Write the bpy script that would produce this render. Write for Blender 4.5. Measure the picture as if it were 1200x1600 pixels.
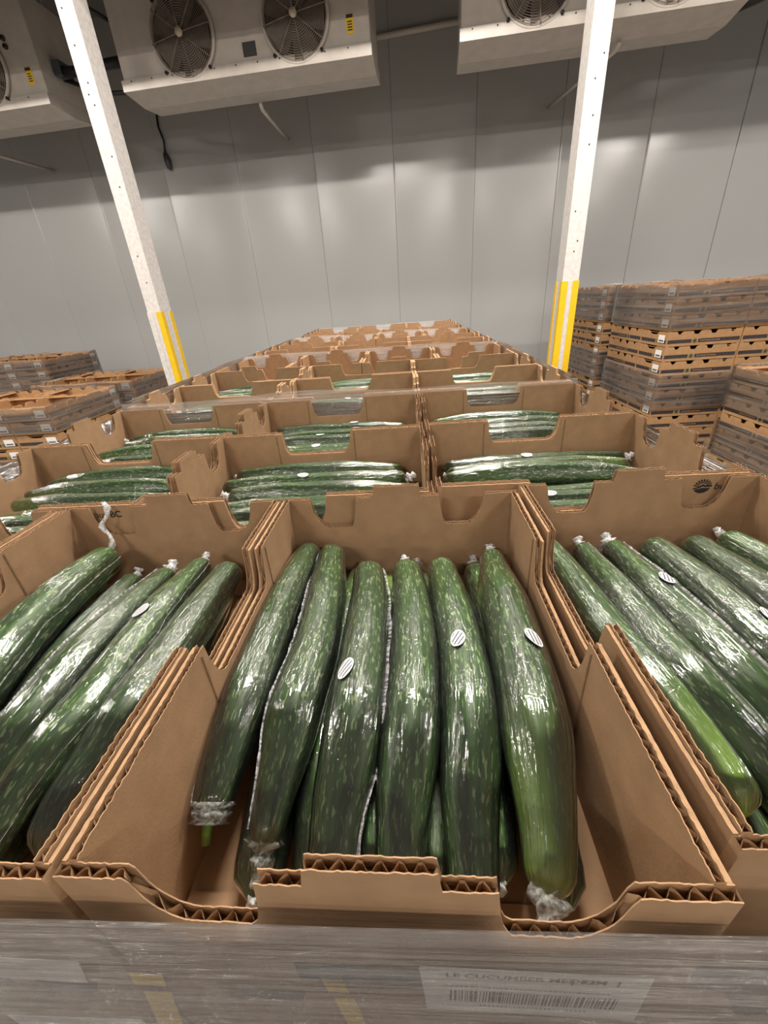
import bpy, bmesh, math, random
from mathutils import Vector, Matrix, noise
R_ = random.Random(7)
SC = bpy.context.scene
for o in list(bpy.data.objects): bpy.data.objects.remove(o)
COL = SC.collection
PI = math.pi
EYE = 1.4887          # camera height above the floor
RIM = EYE - 0.2287    # rim height of the top layer of boxes

# ------------------------------------------------------------------ camera
RX = (0.9978036233372197, -0.0617370318192763, -0.024009751295280005)
RY = (-0.00716965834561847, -0.4609824894534654, 0.8873802682145309)
RZ = (-0.06585229877781518, -0.8852591051886625, -0.46041263169709634)
cd = bpy.data.cameras.new('camera'); cam = bpy.data.objects.new('camera', cd); COL.objects.link(cam)
cam.matrix_world = Matrix(((RX[0], -RX[1], -RX[2], 0), (RY[0], -RY[1], -RY[2], 0), (RZ[0], -RZ[1], -RZ[2], EYE), (0, 0, 0, 1)))
cd.sensor_width = 36; cd.lens = 645.09 / 1600 * 36; cd.clip_start = 0.01
SC.camera = cam

# ------------------------------------------------------------------ light, exposure
w = bpy.data.worlds.new('world'); SC.world = w; w.use_nodes = True
w.node_tree.nodes['Background'].inputs[0].default_value = (0.8, 0.86, 0.9, 1)
w.node_tree.nodes['Background'].inputs[1].default_value = 0.02
SC.view_settings.view_transform = 'Standard'; SC.view_settings.look = 'None'
SC.view_settings.exposure = 0.0; SC.view_settings.gamma = 1.0
SC.view_settings.use_curve_mapping = False
# rows of tube fittings under the ceiling: each shines down and to both sides
LAMP_ROWS = ((2.0, 100.0, (-5.2, .4, 6.0)), (-3.5, 54.0, (-7.6, -2.5, 2.7, 7.9)), (-9.0, 36.0, (-7.6, -2.5, 2.7, 7.9)))
for ly, lw, xs in LAMP_ROWS:
    for lx in xs:
        for tilt in (-.95, 0.0, .95):
            ld = bpy.data.lights.new('ceiling_lamp', 'AREA'); ld.shape = 'RECTANGLE'; ld.size = 1.3; ld.size_y = 0.12
            ld.energy = lw; ld.color = (1.0, 0.93, 0.85)
            lo = bpy.data.objects.new('ceiling_lamp', ld); COL.objects.link(lo)
            lo.location = (lx, ly - 0.1 * lx + .08 * tilt, EYE + 3.0); lo.rotation_euler = (tilt, 0, -.09)

for lx in (-2.4, .3, 3.0):      # smaller single lamps nearer the beam, added for longer highlights on front cucumbers
    ld = bpy.data.lights.new('ceiling_lamp', 'AREA'); ld.shape = 'RECTANGLE'; ld.size = 1.2; ld.size_y = 0.12
    ld.energy = 42.0; ld.color = (1.0, 0.93, 0.85)
    lo = bpy.data.objects.new('ceiling_lamp', ld); COL.objects.link(lo)
    lo.location = (lx, 3.5 - 0.1 * lx, EYE + 3.05); lo.rotation_euler = (0, 0, -.09)

# ------------------------------------------------------------------ material helpers
def mat(name):
    m = bpy.data.materials.new(name); m.use_nodes = True
    nt = m.node_tree; b = nt.nodes['Principled BSDF']
    return m, nt, b
def N(nt, t, **kw):
    n = nt.nodes.new(t)
    for k, v in kw.items(): setattr(n, k, v)
    return n
def simple(name, col, rough=0.6, metal=0.0, var=0.0, scale=8.0, bump=0.0, bscale=200.0, spec=0.5):
    m, nt, b = mat(name)
    b.inputs['Base Color'].default_value = (*col, 1); b.inputs['Roughness'].default_value = rough
    b.inputs['Metallic'].default_value = metal; b.inputs['Specular IOR Level'].default_value = spec
    tc = N(nt, 'ShaderNodeTexCoord')
    if var:
        n = N(nt, 'ShaderNodeTexNoise'); n.inputs['Scale'].default_value = scale; n.inputs['Detail'].default_value = 6
        nt.links.new(tc.outputs['Object'], n.inputs['Vector'])
        r = N(nt, 'ShaderNodeValToRGB'); r.color_ramp.elements[0].position = .3; r.color_ramp.elements[1].position = .7
        r.color_ramp.elements[0].color = (*[c * (1 - var) for c in col], 1); r.color_ramp.elements[1].color = (*[min(1, c * (1 + var)) for c in col], 1)
        nt.links.new(n.outputs['Fac'], r.inputs['Fac']); nt.links.new(r.outputs['Color'], b.inputs['Base Color'])
    if bump:
        n2 = N(nt, 'ShaderNodeTexNoise'); n2.inputs['Scale'].default_value = bscale; n2.inputs['Detail'].default_value = 3
        nt.links.new(tc.outputs['Object'], n2.inputs['Vector'])
        bp = N(nt, 'ShaderNodeBump'); bp.inputs['Strength'].default_value = bump; bp.inputs['Distance'].default_value = 0.002
        nt.links.new(n2.outputs['Fac'], bp.inputs['Height']); nt.links.new(bp.outputs['Normal'], b.inputs['Normal'])
    return m
KRAFT = simple('kraft_cardboard', (0.335, 0.205, 0.112), 0.75, var=.10, scale=45, bump=.12, bscale=500, spec=.3)
KRAFT_EDGE = simple('torn_cardboard_edge', (0.42, 0.26, 0.145), 0.85, var=.2, scale=120, spec=.2)
KRAFT_DARK = simple('darkened_kraft', (0.22, 0.13, 0.07), 0.85, var=.15, scale=90, spec=.2)  # darker kraft: shade inside the open flutes put into the colour; also score lines
TAN = simple('orange_kraft_cardboard', (0.40, 0.225, 0.105), 0.75, var=.10, scale=25, bump=.1, bscale=300, spec=.3)
INK = simple('black_ink', (0.012, 0.011, 0.011), 0.6)
INK_B = simple('dark_print', (0.035, 0.028, 0.03), 0.6, var=.3, scale=40)
LOGO_G = simple('olive_print', (0.16, 0.14, 0.045), 0.7, var=.4, scale=60)
PAPER = simple('white_label_paper', (0.82, 0.80, 0.78), 0.5)
GREYINK = simple('grey_print', (0.12, 0.12, 0.13), 0.6)
YELLOW = simple('yellow_safety_paint', (0.80, 0.50, 0.005), 0.45, var=.06, scale=20)
YPRINT = simple('yellow_print', (0.75, 0.50, 0.03), 0.6)
WHITEWOOD = simple('white_painted_timber', (0.64, 0.605, 0.58), 0.55, var=.12, scale=30, bump=.25, bscale=60)
WOOD = simple('pallet_wood', (0.36, 0.25, 0.15), 0.8, var=.3, scale=14)
CONCRETE = simple('concrete_floor', (0.30, 0.29, 0.27), 0.5, var=.15, scale=3)
CEIL = simple('grey_ceiling_panel', (0.2, 0.19, 0.18), 0.5)
CASING = simple('white_enamel_casing', (0.52, 0.47, 0.42), 0.34, var=.08, scale=9, bump=.05, bscale=40)
PANM = simple('galvanised_pan', (0.42, 0.40, 0.37), 0.4, var=.15, scale=12)
GUARD = simple('dusty_wire_guard', (0.25, 0.20, 0.16), 0.5, metal=.3, var=.25, scale=20)
DARK = simple('dark_cavity', (0.03, 0.026, 0.024), 0.6)
BLADE = simple('fan_blade_grey', (0.14, 0.12, 0.105), 0.5)
RUBBER = simple('black_cable', (0.012, 0.012, 0.013), 0.45)
PVC = simple('pale_pipe', (0.55, 0.51, 0.46), 0.4)
HUB = simple('pale_hub', (0.62, 0.55, 0.42), 0.5)
BLUEGREY = simple('junction_box_grey', (0.07, 0.085, 0.10), 0.5)
PLATE = simple('dark_nameplate', (0.045, 0.04, 0.04), 0.4)

def wall_material():
    m, nt, b = mat('grey_insulated_panel')
    b.inputs['Base Color'].default_value = (0.40, 0.40, 0.395, 1)
    b.inputs['Roughness'].default_value = 0.2; b.inputs['Specular IOR Level'].default_value = 0.4
    tc = N(nt, 'ShaderNodeTexCoord')
    n = N(nt, 'ShaderNodeTexNoise'); n.inputs['Scale'].default_value = 90; n.inputs['Detail'].default_value = 2
    n2 = N(nt, 'ShaderNodeTexNoise'); n2.inputs['Scale'].default_value = 1.6; n2.inputs['Detail'].default_value = 2
    a = N(nt, 'ShaderNodeMath', operation='MULTIPLY_ADD'); a.inputs[1].default_value = 14.0
    bp = N(nt, 'ShaderNodeBump'); bp.inputs['Strength'].default_value = .16; bp.inputs['Distance'].default_value = 0.001
    nt.links.new(tc.outputs['Object'], n.inputs['Vector']); nt.links.new(tc.outputs['Object'], n2.inputs['Vector'])
    nt.links.new(n2.outputs['Fac'], a.inputs[0]); nt.links.new(n.outputs['Fac'], a.inputs[2])
    nt.links.new(a.outputs[0], bp.inputs['Height']); nt.links.new(bp.outputs['Normal'], b.inputs['Normal'])
    return m
WALL = wall_material()

def skin_material():
    m, nt, b = mat('cucumber_skin')
    L = nt.links.new
    at = N(nt, 'ShaderNodeAttribute', attribute_name='cuc')     # (cos, sin, 7*length) seamless skin coordinates
    e = N(nt, 'ShaderNodeAttribute', attribute_name='tip')
    oi = N(nt, 'ShaderNodeObjectInfo')
    off = N(nt, 'ShaderNodeVectorMath', operation='ADD'); sc = N(nt, 'ShaderNodeMath', operation='MULTIPLY'); sc.inputs[1].default_value = 53
    L(oi.outputs['Random'], sc.inputs[0]); cb = N(nt, 'ShaderNodeCombineXYZ'); L(sc.outputs[0], cb.inputs[2])
    L(at.outputs['Vector'], off.inputs[0]); L(cb.outputs[0], off.inputs[1])
    n1 = N(nt, 'ShaderNodeTexNoise'); n1.inputs['Scale'].default_value = 2.4; n1.inputs['Detail'].default_value = 4
    st = N(nt, 'ShaderNodeVectorMath', operation='MULTIPLY'); st.inputs[1].default_value = (2.2, 2.2, .35)
    L(off.outputs[0], st.inputs[0]); L(st.outputs[0], n1.inputs['Vector'])
    r1 = N(nt, 'ShaderNodeValToRGB')
    r1.color_ramp.elements[0].position = .36; r1.color_ramp.elements[0].color = (0.018, 0.052, 0.009, 1)
    r1.color_ramp.elements[1].position = .68; r1.color_ramp.elements[1].color = (0.052, 0.130, 0.020, 1)
    L(n1.outputs['Fac'], r1.inputs['Fac'])
    # pale dashes along the fruit
    st2 = N(nt, 'ShaderNodeVectorMath', operation='MULTIPLY'); st2.inputs[1].default_value = (12.0, 12.0, 3.2)
    L(off.outputs[0], st2.inputs[0])
    n2 = N(nt, 'ShaderNodeTexNoise'); n2.inputs['Scale'].default_value = .8; n2.inputs['Detail'].default_value = 2.5
    L(st2.outputs[0], n2.inputs['Vector'])
    r2 = N(nt, 'ShaderNodeValToRGB')
    r2.color_ramp.elements[0].position = .575; r2.color_ramp.elements[0].color = (0, 0, 0, 1)
    r2.color_ramp.elements[1].position = .63; r2.color_ramp.elements[1].color = (.8, .8, .8, 1)
    L(n2.outputs['Fac'], r2.inputs['Fac'])
    # yellowish blossom end
    mx0 = N(nt, 'ShaderNodeMix', data_type='RGBA'); mx0.inputs['B'].default_value = (0.20, 0.33, 0.035, 1)
    L(e.outputs['Fac'], mx0.inputs['Factor']); L(r1.outputs['Color'], mx0.inputs['A'])
    mx = N(nt, 'ShaderNodeMix', data_type='RGBA'); mx.inputs['B'].default_value = (0.30, 0.40, 0.19, 1)
    L(r2.outputs['Color'], mx.inputs['Factor']); L(mx0.outputs['Result'], mx.inputs['A'])
    hs = N(nt, 'ShaderNodeHueSaturation'); mr = N(nt, 'ShaderNodeMapRange'); mr.inputs['To Min'].default_value = .75; mr.inputs['To Max'].default_value = 1.3
    L(oi.outputs['Random'], mr.inputs['Value']); L(mr.outputs[0], hs.inputs['Value']); L(mx.outputs['Result'], hs.inputs['Color'])
    L(hs.outputs['Color'], b.inputs['Base Color'])
    b.inputs['Roughness'].default_value = .42; b.inputs['Specular IOR Level'].default_value = .4
    bp = N(nt, 'ShaderNodeBump'); bp.inputs['Strength'].default_value = .5; bp.inputs['Distance'].default_value = .0012
    ad = N(nt, 'ShaderNodeMath', operation='ADD'); L(n1.outputs['Fac'], ad.inputs[0]); L(r2.outputs['Color'], ad.inputs[1])
    L(ad.outputs[0], bp.inputs['Height']); L(bp.outputs['Normal'], b.inputs['Normal'])
    return m
SKIN = skin_material()

def film_material():
    m, nt, b = mat('shrink_film'); L = nt.links.new
    nt.nodes.remove(b); out = nt.nodes['Material Output']
    at = N(nt, 'ShaderNodeAttribute', attribute_name='cuc'); oi = N(nt, 'ShaderNodeObjectInfo')
    sc = N(nt, 'ShaderNodeMath', operation='MULTIPLY'); sc.inputs[1].default_value = 91
    L(oi.outputs['Random'], sc.inputs[0]); cb = N(nt, 'ShaderNodeCombineXYZ'); L(sc.outputs[0], cb.inputs[2])
    off = N(nt, 'ShaderNodeVectorMath', operation='ADD'); L(at.outputs['Vector'], off.inputs[0]); L(cb.outputs[0], off.inputs[1])
    s1 = N(nt, 'ShaderNodeVectorMath', operation='MULTIPLY'); s1.inputs[1].default_value = (4.5, 4.5, .5); L(off.outputs[0], s1.inputs[0])
    n1 = N(nt, 'ShaderNodeTexNoise'); n1.inputs['Scale'].default_value = 1.0; n1.inputs['Detail'].default_value = 3; L(s1.outputs[0], n1.inputs['Vector'])
    s2 = N(nt, 'ShaderNodeVectorMath', operation='MULTIPLY'); s2.inputs[1].default_value = (5, 5, 9); L(off.outputs[0], s2.inputs[0])
    n2 = N(nt, 'ShaderNodeTexNoise'); n2.inputs['Scale'].default_value = 1.0; n2.inputs['Detail'].default_value = 3; L(s2.outputs[0], n2.inputs['Vector'])
    ad = N(nt, 'ShaderNodeMath', operation='MULTIPLY_ADD'); ad.inputs[1].default_value = .07; L(n2.outputs['Fac'], ad.inputs[0]); L(n1.outputs['Fac'], ad.inputs[2])
    bp = N(nt, 'ShaderNodeBump'); bp.inputs['Strength'].default_value = .75; bp.inputs['Distance'].default_value = .0035; L(ad.outputs[0], bp.inputs['Height'])
    fr = N(nt, 'ShaderNodeFresnel'); fr.inputs['IOR'].default_value = 1.45
    g = N(nt, 'ShaderNodeBsdfGlossy'); g.inputs['Roughness'].default_value = .10; g.inputs['Color'].default_value = (1, 1, 1, 1); L(bp.outputs['Normal'], g.inputs['Normal'])
    t = N(nt, 'ShaderNodeBsdfTransparent'); d = N(nt, 'ShaderNodeBsdfDiffuse'); d.inputs['Color'].default_value = (.8, .82, .84, 1)
    m0 = N(nt, 'ShaderNodeMixShader'); m0.inputs[0].default_value = .012; L(t.outputs[0], m0.inputs[1]); L(d.outputs[0], m0.inputs[2])
    k = N(nt, 'ShaderNodeMath', operation='MULTIPLY'); k.inputs[1].default_value = 2.0; k.use_clamp = True; L(fr.outputs[0], k.inputs[0])
    m1 = N(nt, 'ShaderNodeMixShader'); L(k.outputs[0], m1.inputs[0]); L(m0.outputs[0], m1.inputs[1]); L(g.outputs[0], m1.inputs[2])
    L(m1.outputs[0], out.inputs['Surface'])
    return m
FILM = film_material()

def tail_material():
    m, nt, b = mat('crumpled_film'); L = nt.links.new
    b.inputs['Base Color'].default_value = (.82, .82, .82, 1); b.inputs['Roughness'].default_value = .25
    tc = N(nt, 'ShaderNodeTexCoord'); n = N(nt, 'ShaderNodeTexNoise'); n.inputs['Scale'].default_value = 350
    L(tc.outputs['Object'], n.inputs['Vector'])
    r = N(nt, 'ShaderNodeMapRange'); r.inputs['To Min'].default_value = .12; r.inputs['To Max'].default_value = .9; r.inputs['From Min'].default_value = .3; r.inputs['From Max'].default_value = .65
    L(n.outputs['Fac'], r.inputs['Value']); L(r.outputs[0], b.inputs['Alpha'])
    return m
TAILM = tail_material()
CLEAR = tail_material(); CLEAR.node_tree.nodes['Map Range'].inputs['To Min'].default_value = .06; CLEAR.node_tree.nodes['Map Range'].inputs['To Max'].default_value = .5; CLEAR.node_tree.nodes['Principled BSDF'].inputs['Base Color'].default_value = (.6, .62, .6, 1)
SEAM = tail_material(); SEAM.node_tree.nodes['Map Range'].inputs['To Min'].default_value = .03; SEAM.node_tree.nodes['Map Range'].inputs['To Max'].default_value = .55

def sticker_material():
    m, nt, b = mat('fruit_sticker'); L = nt.links.new
    uv = N(nt, 'ShaderNodeUVMap'); sp = N(nt, 'ShaderNodeSeparateXYZ'); L(uv.outputs[0], sp.inputs[0])
    # diagonal dark bands across the middle and rows of fine print, white rim
    a = N(nt, 'ShaderNodeMath', operation='MULTIPLY_ADD'); a.inputs[1].default_value = .55; L(sp.outputs[0], a.inputs[0]); L(sp.outputs[1], a.inputs[2])
    s = N(nt, 'ShaderNodeMath', operation='SINE'); k = N(nt, 'ShaderNodeMath', operation='MULTIPLY'); k.inputs[1].default_value = 12; L(a.outputs[0], k.inputs[0]); L(k.outputs[0], s.inputs[0])
    r = N(nt, 'ShaderNodeValToRGB'); r.color_ramp.elements[0].position = .45; r.color_ramp.elements[0].color = (.6, .6, .62, 1)
    r.color_ramp.elements[1].position = .6; r.color_ramp.elements[1].color = (.03, .025, .04, 1); L(s.outputs[0], r.inputs['Fac'])
    ln = N(nt, 'ShaderNodeVectorMath', operation='LENGTH'); L(uv.outputs[0], ln.inputs[0])
    gt = N(nt, 'ShaderNodeMath', operation='GREATER_THAN'); gt.inputs[1].default_value = .84; L(ln.outputs['Value'], gt.inputs[0])
    mx = N(nt, 'ShaderNodeMix', data_type='RGBA'); mx.inputs['B'].default_value = (.66, .66, .67, 1); L(gt.outputs[0], mx.inputs['Factor']); L(r.outputs[0], mx.inputs['A'])
    L(mx.outputs['Result'], b.inputs['Base Color']); b.inputs['Roughness'].default_value = .35
    return m
STICK = sticker_material()

def wrap_material(name, lo, hi, scale=(2.0, 2.0, 110.0), white=(.76, .69, .63), gl=2.0, bd=.004, rg=.16):
    m, nt, b = mat(name); L = nt.links.new
    nt.nodes.remove(b); out = nt.nodes['Material Output']
    tc = N(nt, 'ShaderNodeTexCoord'); s = N(nt, 'ShaderNodeVectorMath', operation='MULTIPLY'); s.inputs[1].default_value = scale
    L(tc.outputs['Object'], s.inputs[0])
    n = N(nt, 'ShaderNodeTexNoise'); n.inputs['Scale'].default_value = 1; n.inputs['Detail'].default_value = 5; n.inputs['Roughness'].default_value = .6; L(s.outputs[0], n.inputs['Vector'])
    mr = N(nt, 'ShaderNodeMapRange'); mr.inputs['From Min'].default_value = .33; mr.inputs['From Max'].default_value = .72; mr.inputs['To Min'].default_value = lo; mr.inputs['To Max'].default_value = hi
    L(n.outputs['Fac'], mr.inputs['Value'])
    bp = N(nt, 'ShaderNodeBump'); bp.inputs['Strength'].default_value = 1.0; bp.inputs['Distance'].default_value = bd; L(n.outputs['Fac'], bp.inputs['Height'])
    t = N(nt, 'ShaderNodeBsdfTransparent'); t.inputs['Color'].default_value = (.95, .95, .95, 1)
    d = N(nt, 'ShaderNodeBsdfDiffuse'); d.inputs['Color'].default_value = (*white, 1)
    g = N(nt, 'ShaderNodeBsdfGlossy'); g.inputs['Roughness'].default_value = rg; L(bp.outputs['Normal'], g.inputs['Normal'])
    m0 = N(nt, 'ShaderNodeMixShader'); L(mr.outputs[0], m0.inputs[0]); L(t.outputs[0], m0.inputs[1]); L(d.outputs[0], m0.inputs[2])
    fr = N(nt, 'ShaderNodeFresnel'); fr.inputs['IOR'].default_value = 1.5; L(bp.outputs['Normal'], fr.inputs['Normal'])
    k = N(nt, 'ShaderNodeMath', operation='MULTIPLY'); k.inputs[1].default_value = gl; k.use_clamp = True; L(fr.outputs[0], k.inputs[0])
    m1 = N(nt, 'ShaderNodeMixShader'); L(k.outputs[0], m1.inputs[0]); L(m0.outputs[0], m1.inputs[1]); L(g.outputs[0], m1.inputs[2])
    L(m1.outputs[0], out.inputs['Surface'])
    return m
WRAP = wrap_material('stretch_film', .0, .25, scale=(1.8, 1.8, 230.0), white=(.80, .71, .66), gl=4.5, bd=.016, rg=.07)
WRAP_MID = wrap_material('bright_stretch_film', .10, .60, scale=(2.0, 2.0, 160.0), white=(.8, .75, .72))
WRAP_FAR = wrap_material('hazy_stretch_film', .02, .22, scale=(1.5, 1.5, 40.0), white=(.70, .62, .57), gl=1.1)

# ------------------------------------------------------------------ mesh helpers
class MB:
    def __init__(s): s.v = []; s.f = []; s.m = []; s.sm = []
    def add(s, vs, fs, mi=0, smooth=False):
        o = len(s.v); s.v += [tuple(p) for p in vs]
        for f in fs: s.f.append(tuple(i + o for i in f)); s.m.append(mi); s.sm.append(smooth)
    def box(s, lo, hi, mi=0, M=None):
        (x0, y0, z0), (x1, y1, z1) = lo, hi
        vs = [(x0, y0, z0), (x1, y0, z0), (x1, y1, z0), (x0, y1, z0), (x0, y0, z1), (x1, y0, z1), (x1, y1, z1), (x0, y1, z1)]
        if M: vs = [tuple(M @ Vector(p)) for p in vs]
        s.add(vs, [(0, 3, 2, 1), (4, 5, 6, 7), (0, 1, 5, 4), (1, 2, 6, 5), (2, 3, 7, 6), (3, 0, 4, 7)], mi)
    def quad(s, a, b, c, d, mi=0): s.add([a, b, c, d], [(0, 1, 2, 3)], mi)
    def tube(s, pts, r, n=8, mi=0, caps=True, smooth=True, closed=False):
        pts = [Vector(p) for p in pts]; rs = r if isinstance(r, (list, tuple)) else [r] * len(pts)
        vs = []; up = None; k = len(pts)
        for i, p in enumerate(pts):
            a = pts[(i - 1) % k] if (closed or i > 0) else p; b = pts[(i + 1) % k] if (closed or i < k - 1) else p
            t = (b - a).normalized()
            if up is None: up = Vector((0, 0, 1)) if abs(t.z) < .9 else Vector((1, 0, 0))
            x = t.cross(up).normalized(); y = x.cross(t).normalized(); up = y
            for j in range(n):
                th = 2 * PI * j / n; vs.append(tuple(p + (x * math.cos(th) + y * math.sin(th)) * rs[i]))
        fs = []
        for i in range(k if closed else k - 1):
            for j in range(n):
                i2 = (i + 1) % k; fs.append((i * n + j, i * n + (j + 1) % n, i2 * n + (j + 1) % n, i2 * n + j))
        if caps and not closed: fs += [tuple(range(n))[::-1], tuple((k - 1) * n + j for j in range(n))]
        s.add(vs, fs, mi, smooth)
    def mesh(s, name, mats):
        me = bpy.data.meshes.new(name); me.from_pydata(s.v, [], s.f)
        for m in (mats if isinstance(mats, (list, tuple)) else [mats]): me.materials.append(m)
        me.polygons.foreach_set('material_index', s.m); me.polygons.foreach_set('use_smooth', s.sm)
        me.validate(); me.update(); return me
    def build(s, name, mats, parent=None): return link(name, s.mesh(name, mats), parent)
def link(name, me, parent=None, loc=None, rz=None):
    o = bpy.data.objects.new(name, me); COL.objects.link(o)
    if parent: o.parent = parent
    if loc is not None: o.location = loc
    if rz is not None: o.rotation_euler.z = rz
    return o
def tag(o, label=None, cat=None, group=None, kind=None):
    if label: o['label'] = label
    if cat: o['category'] = cat
    if group: o['group'] = group
    if kind: o['kind'] = kind
    return o
def empty(name, loc=(0, 0, 0), rz=0.0, label=None, cat=None, group=None):
    o = bpy.data.objects.new(name, None); COL.objects.link(o); o.location = loc; o.rotation_euler.z = rz; o.empty_display_size = .05
    return tag(o, label, cat, group)
def copy_tree(o, parent=None):
    kids = list(o.children)
    c = o.copy(); COL.objects.link(c); c.parent = parent
    for ch in kids: copy_tree(ch, c)
    return c
def text_mesh(txt, size, bold=0.0, shear=0.0):
    cu = bpy.data.curves.new('lettering', 'FONT'); cu.body = txt; cu.size = size; cu.offset = bold; cu.shear = shear; cu.extrude = 0.0
    ob = bpy.data.objects.new('lettering', cu); COL.objects.link(ob)
    dg = bpy.context.evaluated_depsgraph_get(); me = bpy.data.meshes.new_from_object(ob.evaluated_get(dg))
    bpy.data.objects.remove(ob); me.materials.clear(); return me

# ------------------------------------------------------------------ room
ROOM_YAW = -0.09
def wallpt(s, d, z): # s along the back wall, d out of the wall towards the room
    c, sn = math.cos(ROOM_YAW), math.sin(ROOM_YAW)
    return (c * s + sn * d, 7.18 + sn * s - c * d, z)
mb = MB(); mb.box((-14, -17, -.1), (14, 10, 0)); tag(mb.build('floor', CONCRETE), kind='structure')
mb = MB(); mb.box((-14, -17, EYE + 3.35), (14, 10, EYE + 3.5)); tag(mb.build('ceiling', CEIL), kind='structure')
CEILZ = EYE + 3.35
wb = MB(); wb.box((-12.9, .02, 0), (12.9, .2, CEILZ)); wall_back = wb.build('wall_back', WALL)
wall_back.matrix_world = Matrix.Translation((0, 7.18, 0)) @ Matrix.Rotation(ROOM_YAW, 4, 'Z'); tag(wall_back, kind='structure')
def panel_mesh(wd):
    # a wall panel: flat sheet with a rolled lip along each long edge
    prof = [(0, .02), (0, .001), (.003, -.003), (.008, -.004), (.014, -.001), (.022, 0), (wd - .010, 0), (wd - .003, .002), (wd, .006), (wd, .02)]
    b = MB(); k = len(prof); zs = (0, CEILZ)
    vs = [(x, y, z) for z in zs for x, y in prof]
    b.add(vs, [(i, i + 1, k + i + 1, k + i) for i in range(k - 1)], 0, True)
    return b.mesh('wall_panel', WALL)
PW = 1.09; pm = panel_mesh(PW - .001)
for i in range(-11, 12):
    o = link('wall_panel', pm, wall_back, (.29 + i * PW, 0, 0)); o.rotation_euler = (R_.uniform(-.003, .003), 0, R_.uniform(-.004, .004))
for nm, lo, hi in (('wall_left', (-10.2, -16, 0), (-10, 9.5, CEILZ)), ('wall_right', (10.5, -16, 0), (10.7, 9.5, CEILZ)), ('wall_front', (-10.2, -16.2, 0), (10.7, -16, CEILZ))):
    mb = MB(); mb.box(lo, hi); tag(mb.build(nm, WALL), kind='structure')

def post(x, y, zb, label, sl):
    o = empty('support_post', (x, y, 0), ROOM_YAW, label, 'post', 'painted timber posts')
    b = MB(); W, Dp = .138, .20
    b.box((0, 0, 0), (W, Dp, zb)); b.build('timber_post', WHITEWOOD, o)
    t, lg, h = .006, .048, EYE + .02
    def guard(px, py, sx, sy_, m):
        b = MB(); b.box((min(px, px + sx * lg), py - t if sy_ > 0 else py, .05), (max(px, px + sx * lg), py if sy_ > 0 else py + t, h))
        b.box((px - t if sx > 0 else px, min(py, py + sy_ * lg) - (t if sy_ > 0 else 0), .05), (px if sx > 0 else px + t, max(py, py + sy_ * lg) + (0 if sy_ > 0 else t), h))
        return b.build('corner_guard', m, o)
    gs = [guard(0, 0, 1, 1, WHITEWOOD if sl else YELLOW), guard(W, 0, -1, 1, YELLOW), guard(0, Dp, 1, -1, YELLOW), guard(W, Dp, -1, -1, YELLOW)]
    if sl: gs[0]['label'] = 'corner guard painted white'
    b = MB()
    for k in range(9):
        zz = R_.uniform(EYE + .2, zb - .2); xx = R_.uniform(.03, W - .03)
        b.tube([(xx, -.003, zz), (xx, .002, zz)], .006, 6)
    b.build('nail_hole', DARK, o)
    return o
BEAMZ = EYE + 2.36
post(-2.335, 4.6, BEAMZ, 'white timber post with yellow corner guards, left of the box row', True)
post(1.625, 4.2, BEAMZ, 'white timber post with two yellow front guards, beside the tall right stack', False)
mb = MB(); mb.box((-10.2, -.05, BEAMZ), (10.4, .25, CEILZ)); o = mb.build('trim_1', WHITEWOOD); tag(o, kind='structure')
o.matrix_world = Matrix.Translation((0, 4.37, 0)) @ Matrix.Rotation(ROOM_YAW, 4, 'Z')

# ------------------------------------------------------------------ evaporator units
EV_YAW = -.12
def fan_parts(parent, x, z):
    r = .305
    b = MB()
    b.tube([(x + math.cos(a) * r, -.02, z + math.sin(a) * r) for a in [2 * PI * k / 40 for k in range(40)]], .018, 8, closed=True)
    b.add([(x + math.cos(2 * PI * k / 40) * (r - .005), -.001, z + math.sin(2 * PI * k / 40) * (r - .005)) for k in range(40)], [tuple(range(40))], 1)  # flat dark disc on the casing: shade of the fan opening as colour
    sh = b.build('fan_shroud', [CASING, DARK], parent)
    b = MB()
    for k in range(5):
        a = 2 * PI * k / 5; c, s = math.cos(a), math.sin(a)
        P = []
        for rr, wd in ((.05, .05), (.16, .10), (.27, .13)):
            for sg in (-1, 1): P.append((x + c * rr - s * sg * wd, -.025 + sg * .014, z + s * rr + c * sg * wd))
        b.add(P, [(0, 1, 3, 2), (2, 3, 5, 4)], 0, True)
    b.tube([(x, -.005, z), (x, -.035, z)], .07, 16)
    b.build('fan_blades', BLADE, sh)
    b = MB()
    for i in range(3, 19):
        rr = r * i / 18.5; d = -.05 - .02 * (1 - (rr / r) ** 2)
        b.tube([(x + math.cos(2 * PI * k / 32) * rr, d, z + math.sin(2 * PI * k / 32) * rr) for k in range(32)], .0032, 4, closed=True)
    for k in range(8):
        a = 2 * PI * k / 8 + .15
        b.tube([(x + math.cos(a) * q * r, -.055 - .02 * (1 - q * q), z + math.sin(a) * q * r) for q in (.1, .4, .7, 1.0)], .0055, 5)
    gd = b.build('fan_guard', GUARD, sh)
    b = MB(); b.tube([(x, -.07, z), (x, -.095, z)], .034, 16); b.build('guard_hub', HUB, sh)
    b = MB()
    for a in (.9, 2.3, 3.95, 5.45): b.tube([(x + math.cos(a) * (r + .03), 0, z + math.sin(a) * (r + .03)), (x + math.cos(a) * (r + .03), -.05, z + math.sin(a) * (r + .03))], .014, 8)
    b.build('guard_clip', RUBBER, sh)
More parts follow.
